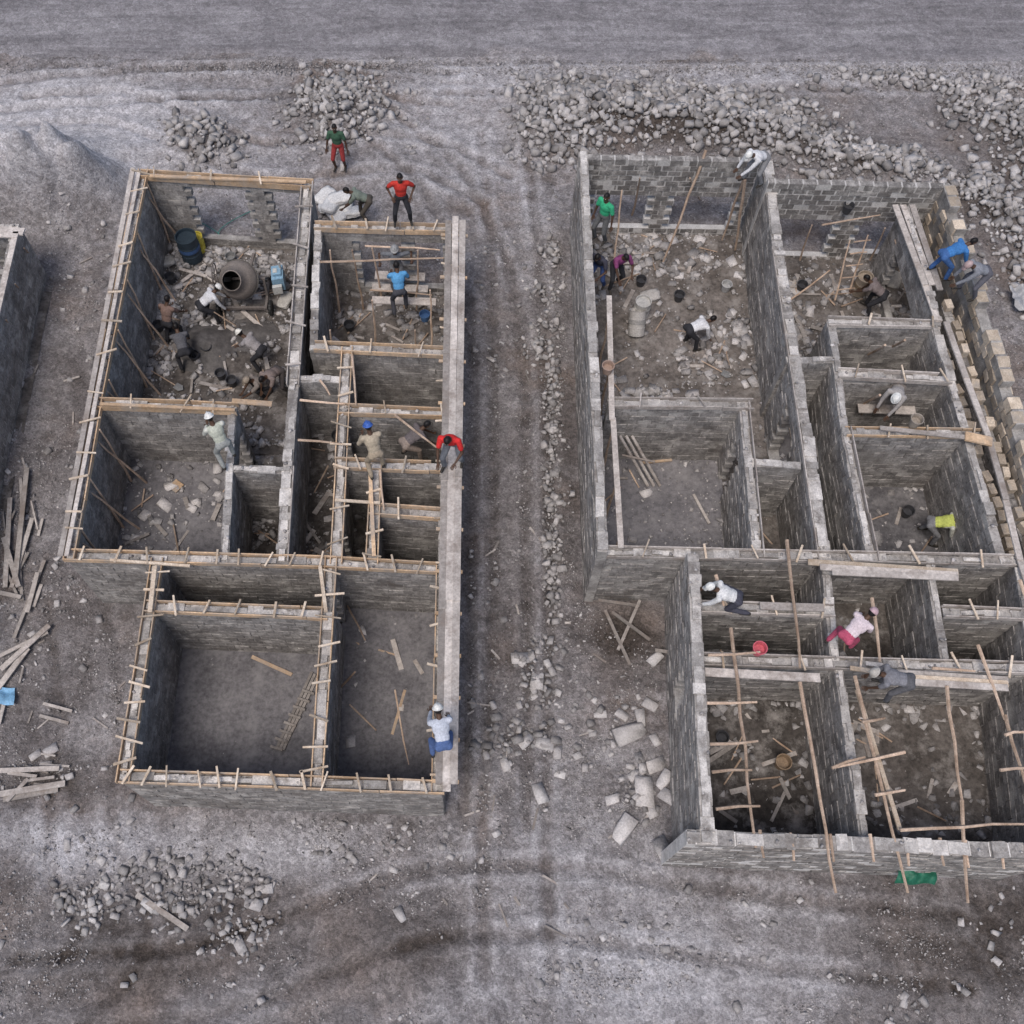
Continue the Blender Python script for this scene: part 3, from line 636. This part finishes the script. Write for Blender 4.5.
# concrete mixer
e=empty('concrete_mixer'); o=P(248,300,0.05); ax=Vector((-.15,-.62,.70)).normalized()
d_=MB(); d_.lathe([(0,-.35),(.30,-.33),(.48,-.1),(.56,.15),(.56,.35),(.46,.58),(.28,.80),(.305,.83),(.275,.84)],o+Vector((0,0,.95)),ax,32)
d_.obj('drum',cmat((.25,.215,.19),'metal'),e,True)
d_=MB(); d_.lathe([(.275,.84),(.25,.78),(.42,.56),(.50,.33),(.5,.15),(.3,-.2),(0,-.22)],o+Vector((0,0,.95)),ax,32); d_.obj('drum_interior',cmat((.03,.027,.025),'metal'),e,True)  # near-black colour paints the shade inside the drum mouth
d_=MB(); d_.torus(o+Vector((0,0,.95))+ax*.2,ax,.575,.022,32); 
for i in range(3):
    t=i*2.1; a=ax.orthogonal().normalized(); b=ax.cross(a); q=(a*math.cos(t)+b*math.sin(t)); c0=o+Vector((0,0,.95))
    d_.beam(c0+q*.3+ax*.1,c0+q*.30+ax*.6,.03,.14)
d_.obj('ring_gear_and_paddles',cmat((.12,.11,.10),'metal'),e)
d_=MB()
c0=o
for sx in(-.65,.65):
    d_.beam(c0+Vector((sx,-.6,.3)),c0+Vector((sx,.7,.3)),.07,.09); d_.beam(c0+Vector((sx,-.1,.3)),c0+Vector((sx,0,1.0)),.07,.07); d_.beam(c0+Vector((sx,.6,.3)),c0+Vector((sx,0,1.0)),.06,.06)
d_.beam(c0+Vector((-.68,.6,.32)),c0+Vector((.68,.6,.32)),.07,.08); d_.beam(c0+Vector((-.68,-.55,.32)),c0+Vector((.68,-.55,.32)),.07,.08)
d_.beam(c0+Vector((0,.6,.32)),c0+Vector((.1,1.5,.35)),.07,.07); d_.beam(c0+Vector((-.7,0,1)),c0+Vector((.7,0,1)),.06,.06)
d_.torus(c0+Vector((-.8,.1,1.1)),Vector((1,0,0)),.3,.02,20)
for k in range(3):
    t=k*math.pi/3; v=Vector((0,math.cos(t),math.sin(t)))*.3; d_.tube(c0+Vector((-.8,.1,1.1))-v,c0+Vector((-.8,.1,1.1))+v,.012)
d_.obj('frame_and_handwheel',cmat((.16,.14,.13),'metal'),e)
for sx,sy in((-.78,.55),(.78,.55),(-.78,-.5),(.78,-.5)):
    wv=MB(); c=c0+Vector((sx,sy,.25)); wv.torus(c,Vector((1,0,0)),.19,.055,18); wv.lathe([(0,-.03),(.15,-.03),(.15,.03),(0,.03)],c,Vector((1,0,0)),14); wv.obj('wheel',cmat((.03,.03,.03),'rubber'),e)
wv=MB(); c=c0+Vector((1.02,.25,.72)); X=Vector((.17,.03,0));Y=Vector((-.03,.26,0));Z=Vector((0,0,.26)); wv.box(c,X,Y,Z); wv.box(c+Vector((0,0,.3)),X*.7,Y*.6,Vector((0,0,.05))); wv.obj('engine_cover',cmat((.22,.36,.48),'paint'),e)
wv=MB(); wv.box(c+Vector((.0,-.36,-.08)),X*.8,Y*.2,Z*.6); wv.tube(c+Vector((.1,.1,.3)),c+Vector((.1,.1,.6)),.035); wv.box(c+Vector((-.05,-.02,.36)),X*.35,Y*.3,Vector((0,0,.012))); wv.obj('engine',cmat((.5,.5,.48),'metal'),e)
def mound(name,px,py,R_,h,m):
    hb=MB(); c=P(px,py,.05); vs=[];fs=[]
    for j in range(15):
        for i in range(24):
            r=R_*j/14; t=2*math.pi*i/24; x=c.x+r*math.cos(t)*(1+.2*noise.noise(Vector((math.cos(t)+px,math.sin(t),1)))); y=c.y+r*math.sin(t)*.8
            vs.append((x,y,(.04+h*math.exp(-(r/(R_*.5))**2)+.10*noise.noise(Vector((x*2.5,y*2.5,3)))*(1-j/14)) if j<14 else -.02))
    for j in range(14):
        for i in range(24): k=(i+1)%24; fs.append((j*24+i,(j+1)*24+i,(j+1)*24+k,j*24+k))
    hb.add(vs,fs); hb.obj(name,m,smooth=True)
wetm=mat('wet_concrete',(.055,.05,.048),(.12,.11,.105),3,rough=.6,shade=False,bump=1,bsc=8)
mound('wet_concrete_heap',205,345,1.3,.42,wetm); mound('wet_concrete_heap',250,335,1.0,.2,wetm)
mound('aggregate_heap',150,300,1.0,.35,mat('aggregate',(.16,.15,.145),(.30,.285,.275),5,shade=False,bump=1,bsc=10,fine=.5))
def sack(px,py,z,rot,s=1.0,col=(.66,.65,.64)):
    bm=bmesh.new(); bmesh.ops.create_cube(bm,size=1); bmesh.ops.subdivide_edges(bm,edges=bm.edges,cuts=5,use_grid_fill=True)
    for v in bm.verts:
        x,y,zz=v.co; k=1-(abs(x)*2)**4*.45; q=1-(abs(y)*2)**4*.4
        v.co=Vector((x*.75*(1-.12*(abs(y)*2)**3),y*.48*(1-.08*(abs(x)*2)**3),zz*.2*k*q))*s
        v.co+=Vector((1,1,1))*.03*noise.noise(Vector((x*4+px,y*4,zz*3+py)))
    me=bpy.data.meshes.new('cement_sack'); bm.to_mesh(me); bm.free(); me.shade_smooth(); me.materials.append(cmat(col,'sack'))
    ob=bpy.data.objects.new('cement_sack',me); scene.collection.objects.link(ob); ob.location=P(px,py,z); ob.rotation_euler=(random.gauss(0,.12),random.gauss(0,.12),rot)
for a in ((330,208,.15,.2),(345,205,.16,1.5),(325,196,.15,.9),(336,214,.15,2.2),(340,198,.38,.4),(352,212,.15,.1),(331,204,.36,1.2)): sack(*a)
sack(165,262,.15,.4,.8,(.4,.38,.35)); sack(285,300,.15,1.2,.8,(.42,.4,.37)); sack(420,300,.15,.8,.8,(.45,.43,.4)); sack(650,296,.15,.2,.8,(.4,.38,.36)); sack(895,280,.15,1.2,.8,(.4,.38,.36))
def tarp(name,px,py,z,sx,sy,col,amp=.12):
    b=MB(); c=P(px,py,z); n=16; vs=[]; fs=[]
    for j in range(n+1):
        for i in range(n+1):
            x=(i/n-.5)*sx; y=(j/n-.5)*sy; q=noise.noise(Vector((x*4,y*4,px)))
            vs.append((c.x+x+.1*noise.noise(Vector((y*3,px,1))),c.y+y+.1*noise.noise(Vector((x*3,1,px))),c.z+.08+amp*q))
    for j in range(n):
        for i in range(n): fs.append((j*(n+1)+i,j*(n+1)+i+1,(j+1)*(n+1)+i+1,(j+1)*(n+1)+i))
    b.add(vs,fs); b.obj(name,cmat(col,'plastic'),smooth=True)
tarp('blue_tarpaulin',6,697,.05,.5,.45,(.2,.4,.6)); tarp('green_tarpaulin',912,868,.6,.9,.7,(.02,.13,.08),.35); tarp('plastic_sheet',1020,300,.3,.5,.9,(.36,.36,.37),.25)
hz=MB(); pts=[P(200+55*t+8*math.sin(t*9),222+14*math.sin(t*5),.12) for t in [i/40 for i in range(41)]]
for i in range(40): hz.tube(pts[i],pts[i+1],.016)
hz.obj('water_hose',cmat((.08,.22,.19),'rubber'))
def shovel(x0,y0,z0,x1,y1,z1):
    e=empty('shovel'); a=P(x0,y0,z0); b=P(x1,y1,z1); m=MB(); m.tube(a,b,.018,.018,7); m.obj('handle',M['pole'],e)
    d=(b-a).normalized(); q=MB(); s_=d.cross(Vector((0,0,1))).normalized(); nn=s_.cross(d)
    q.add([tuple(b-s_*.1),tuple(b+s_*.1),tuple(b+s_*.11+d*.2),tuple(b+d*.3),tuple(b-s_*.11+d*.2),tuple(b+nn*.025+d*.1)],[(0,1,5),(1,2,5),(2,3,5),(3,4,5),(4,0,5)]); q.obj('blade',cmat((.2,.2,.2),'metal'),e)
shovel(214,312,.8,236,326,.1); shovel(262,350,.9,246,330,.1); shovel(150,370,.15,175,385,.12); shovel(700,360,.15,722,372,.12)
# ---------------------------------------------------------------- workers
def ik(a,c,l1,l2,pole):
    d=c-a; D=min(max(d.length,.12),(l1+l2)*.995); d.normalize(); c=a+d*D
    x=(l1*l1-l2*l2+D*D)/(2*D); h=math.sqrt(max(l1*l1-x*x,0)); p=pole-d*pole.dot(d)
    if p.length<1e-4: p=d.orthogonal()
    return a+d*x+p.normalized()*h,c
def capm(p0,p1,r0,r1,seg=10):
    d=p1-p0; L=d.length; d=d/L if L>1e-5 else Vector((0,0,1)); a=d.orthogonal().normalized(); b=d.cross(a)
    rg=[]
    for t in (-80,-45,-15): rg.append((p0+d*r0*math.sin(math.radians(t)),r0*math.cos(math.radians(t))))
    for t in (15,45,80): rg.append((p1+d*r1*math.sin(math.radians(t)),r1*math.cos(math.radians(t))))
    vs=[];fs=[]
    for c,r in rg:
        for i in range(seg):
            t=2*math.pi*i/seg; vs.append(tuple(c+(a*math.cos(t)+b*math.sin(t))*r))
    for k in range(5):
        for i in range(seg):
            j=(i+1)%seg; fs.append((k*seg+i,k*seg+j,(k+1)*seg+j,(k+1)*seg+i))
    fs.append(tuple(range(seg-1,-1,-1))); fs.append(tuple(range(5*seg,6*seg)))
    return vs,fs
def ellm(c,ax,r,seg=14,rings=9,t0=-89,t1=89):
    vs=[];fs=[]
    for k in range(rings):
        t=math.radians(t0+(t1-t0)*k/(rings-1))
        for i in range(seg):
            p=2*math.pi*i/seg; vs.append(tuple(c+ax[0]*r[0]*math.cos(t)*math.cos(p)+ax[1]*r[1]*math.cos(t)*math.sin(p)+ax[2]*r[2]*math.sin(t)))
    for k in range(rings-1):
        for i in range(seg):
            j=(i+1)%seg; fs.append((k*seg+i,k*seg+j,(k+1)*seg+j,(k+1)*seg+i))
    fs.append(tuple(range(seg-1,-1,-1))); fs.append(tuple(range((rings-1)*seg,rings*seg)))
    return vs,fs
POSE={
 'stand':dict(pel=(0,0,.93),lean=4,feet=((-.14,-.02),(.14,.06)),fz=0,hands=((-.30,.10,.82),(.30,.12,.80)),head=0),
 'hips':dict(pel=(0,0,.93),lean=2,feet=((-.2,0),(.2,.03)),fz=0,hands=((-.24,.08,1.0),(.24,.08,1.0)),head=10),
 'work':dict(pel=(0,-.04,.90),lean=28,feet=((-.18,-.1),(.16,.12)),fz=0,hands=((-.16,.50,.95),(.2,.48,.85)),head=25),
 'carry':dict(pel=(0,0,.92),lean=8,feet=((-.15,-.15),(.12,.15)),fz=0,hands=((-.42,.2,1.25),(.42,.2,1.2)),head=0),
 'bend':dict(pel=(0,-.22,.86),lean=82,feet=((-.2,-.05),(.2,.05)),fz=0,hands=((-.12,.48,.28),(.16,.42,.22)),head=10),
 'bend2':dict(pel=(0,-.15,.84),lean=62,feet=((-.22,-.1),(.18,.15)),fz=0,hands=((-.1,.62,.55),(.2,.52,.40)),head=10),
 'squat':dict(pel=(0,-.22,.34),lean=42,feet=((-.17,0),(.17,.08)),fz=0,hands=((-.14,.5,.35),(.16,.45,.25)),head=15),
 'kneel':dict(pel=(0,-.15,.42),lean=65,feet=((-.16,-.45),(.16,.15)),fz=0,hands=((-.14,.55,.1),(.18,.5,.15)),head=0),
}
SKIN=(.085,.048,.032)
def worker(px,py,z,head,pose,shirt,pants,hat=None,sc=1.08,hatcol=(.7,.7,.68),longs=False,shorts=False,vest=None):
    q=POSE[pose]; V3=Vector; pel=V3(q['pel']); le=math.radians(q['lean'])
    tw=random.uniform(-.12,.12)
    u=V3((tw*.3,math.sin(le),math.cos(le))).normalized(); r=V3((1,tw,0)); r=(r-u*r.dot(u)).normalized(); n=r.cross(u)*-1
    if n.y*math.cos(le)-n.z*math.sin(le)<0: n=-n
    prims=[]
    def C_(a,b,r0,r1,l): prims.append(('c',a,b,r0,r1,l))
    def E_(c,ax,rr,l): prims.append(('e',c,ax,rr,l))
    axs=(r,n,u)
    E_(pel+u*.02,axs,(.165,.125,.13),2); E_(pel+u*.17,axs,(.150,.115,.17),1); E_(pel+u*.34,axs,(.178,.125,.19),1)
    shL=pel+u*.46-r*.185; shR=pel+u*.46+r*.185; C_(shL+r*.03,shR-r*.03,.068,.068,1)
    nb=pel+u*.51; hl=le*.75+math.radians(q['head'])*.5
    hd=V3((0,math.sin(hl),math.cos(hl))); hf=V3((0,math.cos(hl),-math.sin(hl))); hc=nb+hd*.185+hf*.02
    C_(nb-u*.03,hc-hd*.06,.062,.052,0)
    hr=V3((1,0,0)); E_(hc+hd*.02-hf*.008,(hr,hf,hd),(.077,.097,.10),5); E_(hc-hd*.045+hf*.02,(hr,hf,hd),(.058,.072,.075),5)
    E_(hc+hf*.10-hd*.01,(hr,hf,hd),(.016,.022,.028),0)
    for s_ in(-1,1): E_(hc+hr*.078*s_-hd*.005-hf*.01,(hr,hf,hd),(.012,.022,.034),0)
    hands=[]
    for s_,sh,ht,ft in((-1,shL,q['hands'][0],q['feet'][0]),(1,shR,q['hands'][1],q['feet'][1])):
        el,wr=ik(sh,V3(ht)+V3((random.uniform(-.04,.04),random.uniform(-.04,.04),0)),.30,.26,V3((s_*.7,-.7,-.3)))
        md=sh.lerp(el,.62)
        C_(sh,md,.066,.062,1); C_(md,el,.060 if longs else .045,.052 if longs else .038,1 if longs else 0); C_(el,wr.lerp(el,.08),.050 if longs else .040,.040 if longs else .026,1 if longs else 0); C_(wr.lerp(el,.1),wr,.028,.025,0)
        hdv=(wr-el).normalized(); sd=hdv.cross(V3((0,1,0.3))).normalized(); pn=sd.cross(hdv)
        E_(wr+hdv*.055,(sd,pn,hdv),(.040,.018,.055),0); hands.append((wr,hdv,sd,pn,s_))
        hip=pel+r*.092*s_-u*.03; an=V3((ft[0],ft[1],.09+q['fz']))
        if pose=='kneel' and s_==-1: an=V3((ft[0],ft[1],.08))
        kn,an=ik(hip,an,.44,.43,V3((s_*.25,1,.25)) if pose!='kneel' or s_==1 else V3((0,.6,-1)))
        C_(hip,kn,.095,.066,2)
        mid=kn.lerp(an,.55)
        if shorts: C_(kn,mid,.056,.054,0); C_(mid,an,.052,.036,0)
        else: C_(kn,an.lerp(kn,.1),.066,.058,2); C_(an.lerp(kn,.2),an,.045,.04,2)
        C_(an-V3((0,.04,.04)),an+V3((s_*.02,.15,-.045)),.044,.036,3)
    vs=[];fs=[]
    for p in prims:
        a,b=capm(*p[1:5]) if p[0]=='c' else ellm(p[1],p[2],p[3])
        o=len(vs); vs+=a; fs+=[tuple(i+o for i in f) for f in b]
    me=bpy.data.meshes.new('tmp'); me.from_pydata(vs,[],fs); ob=bpy.data.objects.new('tmp',me); scene.collection.objects.link(ob)
    m=ob.modifiers.new('r','REMESH'); m.mode='VOXEL'; m.voxel_size=.016
    m=ob.modifiers.new('s','SMOOTH'); m.factor=.5; m.iterations=3
    dg=bpy.context.evaluated_depsgraph_get(); ev=ob.evaluated_get(dg); m2=bpy.data.meshes.new_from_object(ev)
    nv=len(m2.vertices); co=np.zeros(nv*3); m2.vertices.foreach_get('co',co); co=co.reshape(-1,3)
    FV=[tuple(p.vertices) for p in m2.polygons]; fc=np.array([co[list(f)].mean(0) for f in FV])
    D=np.zeros((len(prims),len(fc)))
    for i,p in enumerate(prims):
        if p[0]=='c':
            a=np.array(p[1]);b=np.array(p[2]);d=b-a;t=np.clip(((fc-a)@d)/(d@d),0,1); D[i]=np.linalg.norm(fc-a-t[:,None]*d,axis=1)-(p[3]+(p[4]-p[3])*t)
        else:
            x=(fc-np.array(p[1]))@np.array([list(k) for k in p[2]]).T/np.array(p[3]); D[i]=(np.linalg.norm(x,axis=1)-1)*min(p[3])
    lab=np.array([p[-1] for p in prims])[D.argmin(0)]
    hx=fc-np.array(hc); hu=hx@np.array(hd); hff=hx@np.array(hf)
    hm=(lab==5); hair=hm&((hu>.055)|((hff<-.01)&(hu>-.07))); lab[hm]=0; lab[hair]=4
    if vest:
        tx=fc-np.array(pel); tu=tx@np.array(u); tr=np.abs(tx@np.array(r)); lab[(lab==1)&(tr<.16)&(tu>.05)]=6
    verts=[tuple(c) for c in co]; faces=FV; labs=list(lab)
    bpy.data.objects.remove(ob); bpy.data.meshes.remove(me); bpy.data.meshes.remove(m2)
    def app(a,b,l):
        o=len(verts); verts.extend(a); faces.extend([tuple(i+o for i in f) for f in b]); labs.extend([l]*len(b))
    for wr,hv,sd,pn,s_ in hands:
        for k,(off,ln) in enumerate(((-.030,.062),(-.010,.072),(.011,.068),(.030,.052))):
            b0=wr+hv*.095+sd*off; b1=b0+hv*ln*.5+pn*.008; b2=b1+(hv*.6+pn*.8)*ln*.45; b3=b2+(hv*.1+pn)*ln*.3
            app(*capm(b0-hv*.02,b1,.0095,.009,6),0); app(*capm(b1,b2,.009,.0085,6),0); app(*capm(b2,b3,.0085,.007,6),0)
        t0=wr+hv*.03-sd*.034; t1=t0-sd*.028+hv*.035+pn*.012; t2=t1+hv*.028+pn*.018
        app(*capm(t0,t1,.012,.0105,6),0); app(*capm(t1,t2,.0105,.008,6),0)
    for s_ in(-1,1):
        app(*ellm(hc+hf*.088+hd*.012+hr*.03*s_,(hr,hf,hd),(.013,.008,.008),8,5),7)
        app(*ellm(hc+hf*.095+hd*.012+hr*.03*s_,(hr,hf,hd),(.006,.004,.006),6,5),4)
        app(*ellm(hc+hf*.09+hd*.034+hr*.03*s_,(hr,hf,hd),(.018,.006,.004),8,5),4)
    app(*ellm(hc+hf*.088-hd*.052,(hr,hf,hd),(.024,.008,.008),8,5),8)
    if hat:
        hh=hc+hd*.035
        app(*ellm(hh,(hr,hf,hd),(.094,.116,.098),18,7,-8,89),9)
        if hat=='helmet':
            vs=[];fs=[]
            for k,(rr,zz) in enumerate(((.98,.012),(1.2,.0),(1.2,-.008),(.98,-.004))):
                for i in range(18):
                    t=2*math.pi*i/18; vs.append(tuple(hh+hr*.094*rr*math.cos(t)+hf*.116*rr*math.sin(t)*(1.12 if math.sin(t)>0 and 0<k<3 else 1)+hd*zz))
            for k in range(3):
                for i in range(18): j=(i+1)%18; fs.append((k*18+i,k*18+j,(k+1)*18+j,(k+1)*18+i))
            app(vs,fs,9); app(*capm(hh-hf*.08+hd*.085,hh+hf*.08+hd*.085,.014,.014,6),9)
        else:
            vs=[tuple(hh+hr*.08*math.cos(t)+hf*(.09+.10*math.sin(t))+hd*(zz-.015*math.sin(t))) for zz in(.008,0) for t in [math.pi*i/8 for i in range(9)]]
            app(vs,[tuple(range(9)),tuple(range(17,8,-1))]+[(i,9+i,10+i,i+1) for i in range(8)],9)
    me=bpy.data.meshes.new('construction_worker'); me.from_pydata(verts,[],faces); me.polygons.foreach_set('material_index',[int(x) for x in labs]); me.shade_smooth()
    for c in ((SKIN,'skin'),(shirt,'cloth'),(pants,'cloth'),((.04,.035,.03),'shoe'),((.012,.01,.01),'hair'),(SKIN,'skin'),(vest or shirt,'cloth'),((.6,.58,.55),'eye'),((.10,.04,.035),'skin'),(hatcol,'hat')): me.materials.append(cmat(*c))
    o=bpy.data.objects.new('construction_worker',me); scene.collection.objects.link(o)
    o.location=P(px,py,z); o.rotation_euler=(0,0,math.radians(head)); o.scale=(sc,)*3
dk=(.03,.03,.035); jean=(.05,.07,.11); gry=(.2,.2,.21); wht=(.6,.6,.62)
WK=[
 (341,168,0.05,170,'stand',(.05,.11,.07),(.28,.04,.04),None,dict(shorts=True)),
 (366,220,.1,90,'bend2',(.17,.2,.17),(.08,.07,.06),None,{}),
 (403,222,2.98,185,'hips',(.5,.04,.03),dk,None,{}),
 (398,286,.9,180,'carry',(.16,.17,.19),gry,'helmet',dict(hatcol=(.3,.3,.3))),
 (401,312,1.54,10,'work',(.10,.30,.54),(.06,.06,.07),None,{}),
 (212,322,.05,-60,'bend2',wht,dk,'cap',dict(longs=True)),
 (176,342,.05,-20,'work',(.18,.12,.10),dk,None,{}),(190,366,.05,20,'bend2',(.10,.10,.11),dk,None,{}),
 (262,366,.05,60,'bend2',(.28,.26,.26),dk,'helmet',dict(hatcol=(.7,.68,.62))),(280,392,.05,150,'bend2',(.2,.16,.15),(.08,.07,.07),None,{}),(262,394,.05,120,'squat',(.22,.19,.17),dk,'cap',dict(hatcol=(.3,.25,.2))),
 (230,462,2.85,30,'work',(.55,.55,.50),(.3,.31,.3),'helmet',dict(longs=True,vest=(.45,.47,.40))),
 (378,472,2.95,20,'work',(.40,.34,.26),(.34,.28,.21),'helmet',dict(hatcol=(.05,.12,.4),longs=True)),
 (412,458,1.6,-60,'bend2',(.14,.12,.12),(.3,.24,.2),None,{}),
 (453,464,3.0,165,'work',(.58,.03,.03),(.16,.17,.19),None,dict(sc=1.15)),
 (443,748,3.0,10,'bend2',(.5,.53,.6),(.08,.13,.28),'helmet',dict(longs=True)),
 (600,240,2.5,140,'stand',(.04,.36,.18),(.1,.1,.1),None,{}),
 (596,286,1.2,150,'work',(.05,.05,.07),(.06,.1,.25),None,{}),(613,286,1.2,200,'work',(.20,.05,.14),dk,None,{}),
 (752,182,3.05,120,'bend2',(.62,.62,.64),gry,'cap',dict(longs=True)),
 (690,346,.08,-70,'bend',(.64,.64,.66),dk,None,dict(longs=True)),
 (706,440,.08,130,'bend2',(.36,.31,.27),(.2,.17,.15),'cap',dict(hatcol=(.25,.2,.17),longs=True)),
 (936,276,2.8,-80,'bend2',(.05,.18,.44),(.05,.12,.3),None,dict(longs=True)),
 (966,294,2.95,100,'bend2',(.22,.23,.26),(.1,.1,.12),'cap',dict(hatcol=(.4,.3,.3),longs=True)),
 (884,410,1.58,150,'bend2',(.34,.32,.31),(.24,.21,.19),'helmet',dict(longs=True)),
 (924,538,.1,-100,'bend2',(.45,.45,.40),(.2,.2,.21),'helmet',dict(longs=True,vest=(.5,.55,.14),hatcol=(.6,.6,.6))),
 (726,604,2.95,80,'kneel',(.62,.62,.62),(.06,.06,.08),'cap',dict(longs=True)),
 (838,646,2.9,-50,'bend2',(.62,.53,.56),(.42,.08,.14),'cap',dict(hatcol=(.5,.35,.38),longs=True)),
 (882,692,3.1,80,'bend',(.19,.19,.21),(.10,.10,.11),'helmet',dict(hatcol=(.4,.38,.35))),
 (868,312,.1,60,'bend2',(.18,.15,.15),dk,None,{}),
]
for a in WK: worker(*a[:8],**a[8])
